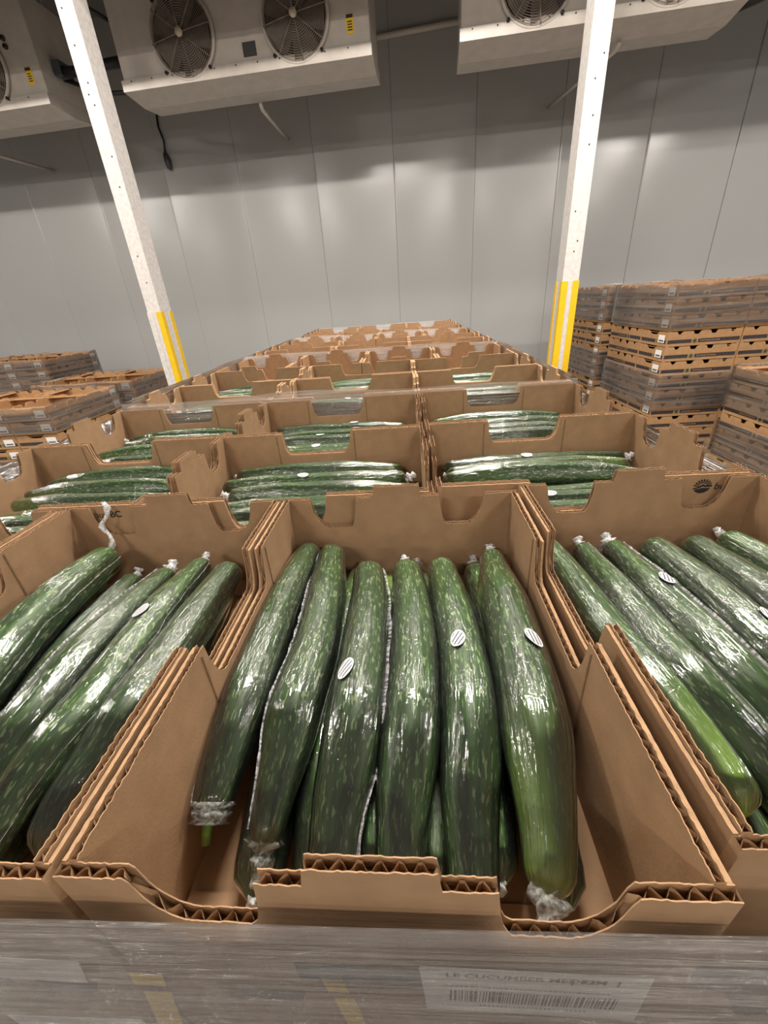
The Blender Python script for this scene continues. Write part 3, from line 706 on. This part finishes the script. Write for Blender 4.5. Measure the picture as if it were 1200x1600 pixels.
cucumber(off([(.0530, .3440, -.07), (.0572, .2691, -.068), (.0606, .1945, -.066), (.0590, .1391, -.064), (.0552, .1017, -.0707), (.0500, .071, -.0773), (.0460, .016, -.086)]), .0215, 'fifth cucumber from left in the front centre box, sticker near its middle', FG, seed=5, far_t=.75, near_t=.62, stick=(.47, A_(78), -0.25), far_tail='small')
cucumber(off([(.1185, .3600, -.07), (.1140, .2954, -.0673), (.1105, .2132, -.0647), (.1060, .137, -.062), (.1000, .0869, -.0663), (.0940, .0488, -.0707), (.0865, .0225, -.076)]), .0250, 'rightmost fat cucumber in the front centre box, pale green tip and film tail', FG, tip=.9, seed=6, far_t=.55, near_t=.52, stick=(.52, A_(113), 0.5), far_tail='knot', near_tail='cone')
LG = 'wrapped cucumbers in the front left box'
cucumber(off([(-.3960, .3830, -.064), (-.3977, .3134, -.060), (-.3953, .2431, -.0602), (-.3899, .1954, -.063), (-.3855, .1525, -.07), (-.379, .1013, -.084), (-.377, .045, -.09)]), .0245, 'large leftmost cucumber of the front left box, long twisted film tail', LG, tip=.2, seam=165, seed=7, far_t=.8, far_tail='twist')
cucumber(off([(-.3580, .3600, -.088), (-.3575, .2792, -.088), (-.3545, .2233, -.088), (-.3500, .1747, -.092), (-.3450, .1344, -.098), (-.342, .04, -.104)]), .018, 'narrow cucumber wedged second from left in the front left box', LG, seed=8, far_t=.75, far_tail='knot')
cucumber(off([(-.2990, .3480, -.072), (-.3045, .2501, -.0676), (-.3070, .188, -.0652), (-.3075, .1315, -.068), (-.3102, .0962, -.076), (-.3120, .025, -.088)]), .0212, 'third cucumber from left in the front left box, dull film over its tip', LG, seam=60, seed=9, far_t=.6, far_tail='cone')
cucumber(off([(-.2600, .3660, -.07), (-.2630, .269, -.0683), (-.2615, .2064, -.0666), (-.2600, .152, -.0649), (-.2645, .1114, -.0669), (-.2700, .0769, -.0726), (-.2721, .0537, -.0783), (-.2733, .020, -.086)]), .0212, 'cucumber with a sticker, second from right in the front left box', LG, seam=150, seed=10, far_t=.6, stick=(.36, A_(78), -0.2), far_tail='knot')
cucumber(off([(-.2150, .3500, -.07), (-.2182, .2402, -.068), (-.2195, .1783, -.066), (-.2215, .1322, -.064), (-.2280, .0984, -.0707), (-.2360, .073, -.0773), (-.2373, .0440, -.086)]), .0212, 'rightmost top cucumber in the front left box, round film-covered near end', LG, seed=11, far_t=.8, near_t=.6, far_tail=None)
cucumber(off([(-.1800, .3300, -.110), (-.1805, .248, -.110), (-.181, .2087, -.1105), (-.182, .1616, -.111), (-.184, .06, -.112)]), .0205, 'dark cucumber low against the right wall of the front left box', LG, seed=12, far_tail=None)
RG = 'wrapped cucumbers in the front right box'
cucumber(off([(.1880, .3750, -.07), (.1950, .3074, -.07), (.1980, .2483, -.069), (.2030, .1974, -.068), (.2107, .1507, -.068), (.2162, .1111, -.069), (.2189, .0846, -.071), (.218, .0640, -.073)]), .0212, 'leftmost cucumber in the front right box with a yellow-green end', RG, tip=.8, seed=13, far_t=.8, near_t=.75, far_tail=None)
cucumber(off([(.2330, .3700, -.07), (.2335, .2773, -.068), (.2360, .2145, -.066), (.2400, .1567, -.064), (.2500, .1182, -.0707), (.2560, .0907, -.0773), (.2620, .030, -.09)]), .0205, 'dull grey-green cucumber second from left in the front right box', RG, seam=100, seed=14, far_t=.62, far_tail='knot')
cucumber(off([(.2700, .3720, -.07), (.2740, .2656, -.0676), (.2780, .2052, -.0652), (.2825, .1537, -.068), (.2900, .1169, -.076), (.2960, .030, -.088)]), .0212, 'third cucumber from left in the front right box, sticker near its far end', RG, seam=130, seed=15, far_t=.62, stick=(.30, A_(100), -0.1), far_tail='cone')
cucumber(off([(.3160, .3700, -.07), (.3235, .2824, -.0676), (.3235, .2261, -.0652), (.3260, .1825, -.068), (.3320, .1483, -.076), (.3370, .03, -.088)]), .0218, 'bright green cucumber fourth from left in the front right box', RG, tip=.1, seam=170, seed=16, far_t=.82, stick=(.47, A_(110), -0.1), far_tail=None)
cucumber(off([(.3670, .3730, -.07), (.3710, .2851, -.0676), (.3705, .2365, -.0652), (.3726, .1912, -.068), (.3782, .1529, -.076), (.3811, .03, -.088)]), .0215, 'cucumber fifth from left in the front right box, sticker at frame edge', RG, seam=60, seed=17, far_t=.75, stick=(.33, A_(105), -0.1), far_tail='small')
cucumber(off([(.4120, .3800, -.07), (.4187, .3146, -.0676), (.4187, .2605, -.0652), (.4206, .2143, -.068), (.4245, .1749, -.076), (.4282, .03, -.088)]), .0215, 'dark cucumber at the right edge of the front right box', RG, seed=18, far_t=.75, far_tail='knot')
# prototypes along +x, origin at the middle, far end at -x; copied into all other boxes
PROTO = []
for k in range(7):
    rr = random.Random(100 + k); ln = rr.uniform(.33, .355); bz = rr.uniform(-.006, .006); by = rr.uniform(-.007, .007)
    pts = [(-ln / 2, 0, 0), (-ln / 4, by, bz), (0, by * 1.2, bz * 1.3), (ln / 4, by * .8, bz), (ln / 2, 0, 0)]
    PROTO.append(cucumber(pts, rr.uniform(.0205, .0225), 'x', 'x', world=False, tip=rr.choice((0, .1, .5)), seed=100 + k, far_t=rr.uniform(.6, .8), near_t=rr.uniform(.5, .7), far_tail=rr.choice(('knot', 'small', 'cone')),
                 near_tail=rr.choice((None, 'pinch')), stick=(rr.uniform(.35, .65), A_(rr.uniform(80, 130)), rr.uniform(-.3, .3)) if k % 2 else None, lod=0))
used = set()
NTH = ['first', 'second', 'third', 'fourth', 'fifth', 'sixth', 'seventh', 'eighth', 'ninth', 'tenth', 'eleventh']
def place_cuke(i, x, y, z, rot, label, group, roll=0.0, tilt=0.0):
    i %= len(PROTO); o = PROTO[i]
    if i in used: o = copy_tree(o)
    used.add(i); o.location = S(x, y, z); o.rotation_euler = (0, tilt, SY + rot); tag(o, label, 'cucumber', group)
ci = 0
# lower layer in the three front boxes
for c, name in ((1, 'left'), (2, 'centre'), (3, 'right')):
    for k in range(6):
        x = XL + c * W + (.035 if c != 2 else .062) + k * (W - (.07 if c != 2 else .112)) / 5
        if c == 1 and k == 5: continue
        place_cuke(ci, x, .205, RIM - HB + .004 + .0265, H90 * (1 if ci % 2 else -1), '%s from left of the cucumbers hidden in the bottom layer, front %s box' % (NTH[k], name), 'cucumbers in the bottom layer of the front boxes'); ci += 1
CN = ['nearest', 'second nearest', 'third nearest', 'third farthest', 'second farthest', 'farthest']
for p in (0, 1):
    for (x, y, rot, r, c) in boxes_on(PALY[p][0], P_ORDER[p])[0]:
        if P_ORDER[p][r] == 4: continue
        rn = 'row %s of the %s pallet' % (ORD[r], PAL[p])
        for k in range(6):
            yy = y + .036 + k * (W - .072) / 5; xx = x - D / 2 + R_.uniform(-.01, .01)
            if p == 0 and c == 2: yy += .013
            zz = RIM - .079 + R_.uniform(-.006, .008)
            place_cuke(R_.randrange(7), xx, yy, zz, (0 if R_.random() < .5 else PI) + R_.uniform(-.03, .03), '%s wrapped cucumber in the %s box, %s row of the %s pallet' % (CN[k], C3[c], ORD[r], PAL[p]), 'cucumbers lying crosswise, %s row of the %s pallet' % (ORD[r], PAL[p]), tilt=R_.uniform(-.025, .025)); ci += 1
        for k in range(5):      # lower layer that carries them
            if p == 0: place_cuke(R_.randrange(7), x - D / 2, y + .06 + k * (W - .12) / 4, RIM - HB + .0275, 0, '%s nearest of the hidden lower cucumbers, %s box, %s row of the nearest pallet' % (NTH[k], C3[c], ORD[r]), 'cucumbers underneath in crosswise boxes')
XLB = W * -.5 - D
# far-left front box holds cucumbers as well
for k in range(6): place_cuke(k, XL + .035 + k * .047, .205, RIM - .08, H90, '%s cucumber from left in the front-row box cut by the left edge' % NTH[k], 'cucumbers in the far left front box')

# ------------------------------------------------------------------ prints on the boxes
def flat(me, parent, name, M, m, label=None):
    if not me.materials: me.materials.append(m)
    o = link(name, me, parent); o.matrix_parent_inverse = Matrix(); o.matrix_local = M
    if label: o['label'] = label
    return o
def face_matrix(x, y, z, h):      # text lying in a vertical face that looks along local -y
    return Matrix.Translation((x, y, z)) @ Matrix.Rotation(PI / 2, 4, 'X')
def emblem(r):
    b = MB()
    for k in range(9):
        a0 = PI * .02 + (PI * .98) * k / 9; a1 = a0 + PI * .065
        r0 = r * .42
        b.add([(math.cos(a0) * r0, math.sin(a0) * r0, 0), (math.cos(a0) * r, math.sin(a0) * r * .95, 0), (math.cos(a1) * r, math.sin(a1) * r * .95, 0), (math.cos(a1) * r0, math.sin(a1) * r0, 0)], [(0, 1, 2, 3)])
    up = [(-1, -.12), (-.6, -.02), (-.2, .2), (.05, .34), (.3, .16), (.65, .2), (1, .24)]; lo = [(1, 0), (.65, -.02), (.3, -.05), (.05, .06), (-.2, -.08), (-.6, -.24), (-1, -.26)]
    P = [(x * r, y * r, 0) for x, y in up + lo]; b.add(P, [(i, i + 1, 12 - i, 13 - i)[::-1] for i in range(6)])
    up = [(-.85, -.36), (-.4, -.24), (0, -.12), (.4, -.16), (.9, -.14)]; lo = [(.7, -.5), (.35, -.72), (0, -.8), (-.4, -.72), (-.75, -.52)]
    P = [(x * r, y * r, 0) for x, y in up + lo]; b.add(P, [(i, i + 1, 8 - i, 9 - i)[::-1] for i in range(4)])
    return b.mesh('emblem', INK)
def box_print(box, xs, zrel):     # box lies crosswise: its local x=0 side faces the camera; stack x runs along local -y
    # local frame of the rotated box: world-right = -local y
    x0 = box['px']
    def M(sx): return Matrix.Translation((.0008, x0 - sx, HB + zrel)) @ Matrix(((0, 0, -1, 0), (-1, 0, 0, 0), (0, 1, 0, 0), (0, 0, 0, 1)))
    flat(emblem(.0115), box, 'printed_emblem', M(xs), INK)
    flat(text_mesh('buy', .0135, .0, .1), box, 'printed_lettering', M(xs + .0145) @ Matrix.Translation((0, -.004, 0)), INK)
    flat(text_mesh('BC', .0135, .0003, 0), box, 'printed_lettering', M(xs + .0375) @ Matrix.Translation((0, -.004, 0)), INK)
for c, xs in ((2, .3995), (0, -.436)):
    bx = BOX[(0, 1, c)]; bx['px'] = XL + (c + 1) * D + (.004 if c == 2 else 0); box_print(bx, xs, -.014 if c == 0 else -.0175); del bx['px']

# shipping label, band and yellow marks on the faces behind the front film
fb = BOX[(0, 0, 2)]
def fface(x0, x1, z0, z1, name, m, parent, y=-.0003, dz=RIM, slant=0.0):
    pw = parent.matrix_world
    return None
def rect_mesh(x0, x1, z0, z1, y=-.0006, th=.0004, mname='printed_band', m=INK_B, sl=0.0):
    b = MB(); b.box((x0, y - th, z0), (x1, y, z1)); b.v = [(x + (z - z0) * sl, yy, z) for x, yy, z in b.v]; return b.mesh(mname, m)
bpy.context.view_layer.update()
def on_front(box, x0, x1, z0, z1, name, m, y=0.0, sl=0.0, label=None):
    """x in stack coordinates, z relative to the rim; placed on the end panel that faces the camera"""
    inv = box.matrix_world.inverted(); q = inv @ S(x0, 0, RIM); w_ = x1 - x0
    o = link(name, rect_mesh(q.x, q.x + w_, HB + z0, HB + z1, .0012 - y, .0004, name, m, sl), box)
    if label: o['label'] = label
    return o, q
lab, q = on_front(fb, .0165, .134, -.147, -.082, 'shipping_label', PAPER, y=.0008, sl=-.05, label='white paper shipping label with barcode')
# the label hangs over the joint to the box below
b = MB(); rr = random.Random(5); x = q.x + .013; yl = .0012 - .0008 - .00055
while x < q.x + .104:
    bw = rr.choice((.0005, .0008, .0012, .0018)); b.quad((x, yl, HB - .130), (x + bw, yl, HB - .130), (x + bw, yl, HB - .113), (x, yl, HB - .113)); x += bw + rr.choice((.0006, .0009, .0013))
b.build('barcode', GREYINK, lab)
def ltext(t, size, dx, dz, bold=0.0002):
    me = text_mesh(t, size, bold); me.materials.append(GREYINK); o = link('label_text', me, lab); o.matrix_local = Matrix.Translation((q.x + dx, yl, HB + dz)) @ Matrix.Rotation(PI / 2, 4, 'X'); return o
ltext('LE CUCUMBER MEDIUM', .0078, .0105, -.0935); ltext('| 12', .0078, .075, -.0935, .0004); ltext('|', .0078, .098, -.0935, .0004)
b = MB(); x = q.x + .010
while x < q.x + .098:
    bw = rr.uniform(.0008, .0022); b.quad((x, yl, HB - .1075), (x + bw, yl, HB - .1075), (x + bw, yl, HB - .1065 + rr.uniform(0, .001)), (x, yl, HB - .1065)); x += bw + .0009
x = q.x + .03
while x < q.x + .088:
    b.quad((x, yl, HB - .1365), (x + .0014, yl, HB - .1365), (x + .0014, yl, HB - .1345), (x, yl, HB - .1345)); x += .0024
b.build('fine_print', GREYINK, lab)
on_front(fb, -.055, .0145, -.116, -.089, 'printed_band', simple('blue_black_print', (.03, .035, .05), .6))
on_front(fb, -.0415, -.029, -.133, -.108, 'printed_mark', YPRINT, sl=-.06)
l1 = BOX[(0, 0, 1)]
on_front(l1, -.275, -.192, -.134, -.099, 'shipping_label', PAPER, sl=.25, y=.0006, label='white paper label cut by the frame edge')
on_front(l1, -.162, -.142, -.134, -.115, 'printed_mark', YPRINT, sl=.18)
for o in list(bpy.data.objects):
    if o.name.startswith('stacked_box') and 'left front box' in o.get('label', '') and 'far' not in o['label']: sb_l = o
    if o.name.startswith('stacked_box') and 'middle front box' in o.get('label', ''): sb_c = o
for sb, x0, x1, sl in ((sb_l, -.181, -.163, .18), (sb_c, -.036, -.0235, -.06)):
    inv = sb.matrix_world.inverted(); qq = inv @ S(x0, 0, 0)
    link('printed_mark', rect_mesh(qq.x, qq.x + x1 - x0, .03, .118, .0019, .0004, 'printed_mark', YPRINT, sl), sb)
inv = sb_l.matrix_world.inverted(); qq = inv @ S(-.29, 0, 0)
link('shipping_label', rect_mesh(qq.x, qq.x + .102, .0, .058, .0019, .0005, 'shipping_label', PAPER), sb_l)

# ------------------------------------------------------------------ side stacks of larger printed boxes
BL, BW, BH, BP = .600, .400, .113, .118
def plong(u, tab=0):
    f = u / BL; z = BH
    for c, hw, dp in ((.16, .028, .022), (.39, .045, .026), (.61, .045, .026), (.86, .028, .022)):
        if abs(f - c) < hw: z -= dp * (1 if abs(f - c) < hw * .75 else .55)
    if abs(f - .5) < .04 or f < .05 or f > .95: z += .004
    return z
def pend(u, tab=0):
    f = u / BW; z = BH
    if abs(f - .5) < .19: z -= .028 * (1 - (abs(f - .5) / .19) ** 4)
    return z
def produce_mesh():
    b = MB()
    for q_ in (remap(panel(plong, BL - .006, .005, False, 5, step=.008), lambda u, v, z: (u + .003, v + .003, z)), remap(panel(plong, BL - .006, .005, False, 6, step=.008), lambda u, v, z: (u + .003, BW - .003 - v, z)),
               remap(panel(pend, BW - .016, .005, False, 7, step=.010), lambda u, v, z: (.003 + v, u + .008, z)), remap(panel(pend, BW - .016, .005, False, 8, step=.010), lambda u, v, z: (BL - .003 - v, u + .008, z))):
        o = len(b.v); b.v += q_.v; b.f += [tuple(i + o for i in f) for f in q_.f]; b.m += q_.m; b.sm += q_.sm
    b.box((.008, .008, 0), (BL - .008, BW - .008, .004))
    # folded ledges along the ends, with stacking tabs
    for x0, x1 in ((.008, .085), (BL - .085, BL - .008)): b.box((x0, .008, BH - .012), (x1, BW - .008, BH - .009))
    return b.mesh('produce_box', [TAN, KRAFT_EDGE, KRAFT_DARK])
def print_mesh():
    b = MB(); z0, z1 = .022, .050; g = .0024
    for sy_, y in ((-1, g), (1, BW - g)):
        b.box((.012, y - .0004, z0), (BL * .34, y + .0004, z1)); b.box((BL * .43, y - .0004, z0), (BL - .012, y + .0004, z1))
    for x in (g, BL - g):
        b.box((x - .0004, .012, z0), (x + .0004, BW * .30, z1)); b.box((x - .0004, BW * .42, z0), (x + .0004, BW - .012, z1))
    for cx in (BL * .385,):
        for y in (g - .0004, BW - g + .0004): b.add([(cx + .02 * math.cos(a), y, .035 + .02 * math.sin(a)) for a in [2 * PI * k / 14 for k in range(14)]], [tuple(range(14))], 1)
        for y in (g - .0008, BW - g + .0008): b.add([(cx + .011 * math.cos(a), y, .035 + .011 * math.sin(a)) for a in [2 * PI * k / 10 for k in range(10)]], [tuple(range(10))], 2)
    for x in (g - .0004, BL - g + .0004): b.add([(x, BW * .36 + .018 * math.cos(a), .035 + .018 * math.sin(a)) for a in [2 * PI * k / 14 for k in range(14)]], [tuple(range(14))], 1)
    # pale lettering strip inside the band
    rr = random.Random(3)
    for y in (g - .0009, BW - g + .0009):
        x = BL * .46
        while x < BL * .72: wd = rr.uniform(.006, .014); b.quad((x, y, .032), (x + wd, y, .032), (x + wd, y, .039), (x, y, .039), 3); x += wd + .005
    return b.mesh('printed_band', [INK_B, LOGO_G, INK_B, TAN])
def label_mesh():
    out = []
    for x, s in ((.0012, -1), (BL - .0012, 1)):
        b = MB()
        y0, y1 = (.035, .125) if s < 0 else (BW - .125, BW - .035)
        b.box((x - .0006, y0, .028), (x + .0006, y1, .088), 0)
        xx = x + s * .0009; b.quad((xx, y0 + .012, .036), (xx, y1 - .012, .036), (xx, y1 - .012, .050), (xx, y0 + .012, .050), 1)
        out.append(b.mesh('box_label', [PAPER, GREYINK]))
    return out
PRM, PRP, PRL = produce_mesh(), print_mesh(), label_mesh()
def layer5(flip):
    """(x, y, rot) of the five boxes of a 1.2 x 1.0 m layer; flip=False: three ends towards the viewer, two long boxes behind"""
    if flip: return [(0, 0, 0), (BL, 0, 0)] + [(BW * (k + 1), BW, H90) for k in range(3)]
    return [(BW * (k + 1), 0, H90) for k in range(3)] + [(0, BL, 0), (BL, BL, 0)]
def stack(x, y, yaw, n, flip, who, film, group):
    base = Matrix.Translation((x, y, 0)) @ Matrix.Rotation(yaw, 4, 'Z')
    p = make_pallet(1.2, 1.0, 'wooden pallet under the %s' % who); p.matrix_world = base
    pn = (['long front left', 'long front right', 'back left', 'back middle', 'back right'] if flip else ['front left', 'front middle', 'front right', 'long back left', 'long back right'])
    for k in range(n):
        for i, (bx, by, r) in enumerate(layer5(flip)):
            if 0 < k < n - 1 and ((not flip and i == 3) or (flip and i == 4) or (flip and i == 3)): continue
            o = empty('produce_box', label='printed box, %s, %s layer from floor, %s' % (pn[i], NTH[k], who), cat='box', group=group)
            link('box_body', PRM, o); link('printed_band', PRP, o); [link('box_label', q_, o) for q_ in PRL]
            o.matrix_world = base @ Matrix.Translation((bx + R_.uniform(-.001, .001), by + R_.uniform(-.001, .001), .14 + k * BP)) @ Matrix.Rotation(r, 4, 'Z')
    for j, (z0, z1) in enumerate(film):
        f = film_loop('stretch_wrap', 1.2, 1.0, .14 + z0 * BP, .14 + z1 * BP, WRAP_FAR, len(who) + n + j * 3, amp=.004, topvar=.02, nz=30, gap=.008); f.matrix_world = base
        tag(f, '%s band of clear stretch film around the %s' % (('upper', 'lower')[j] if len(film) > 1 else 'single', who), 'plastic wrap', 'stretch film on the side stacks')
stack(2.34, 3.67, -.03, 11, True, 'tall stack beside right post', [(8.2, 11.05), (2.6, 5.2)], 'boxes of the tall right stack')
stack(2.40, 4.92, -.03, 11, True, 'rear right tall stack', [(8.2, 11.05), (3.0, 5.6)], 'boxes of the rear right stack')
stack(2.66, 2.30, -.02, 6, True, 'low stack at right edge', [(3.4, 6.05), (.3, 2.6)], 'boxes of the low right stack')
stack(-4.13, 3.62, -.03, 6, False, 'near left low stack', [(4.1, 6.05), (.2, 2.1)], 'boxes of the near left stack')
stack(-4.09, 4.90, -.03, 6, False, 'low stack behind near left one', [(3.9, 6.05)], 'boxes of the middle left stack')
stack(-5.48, 5.55, -.05, 8, False, 'higher stack at far left', [(4.0, 8.05)], 'boxes of the far left stack')
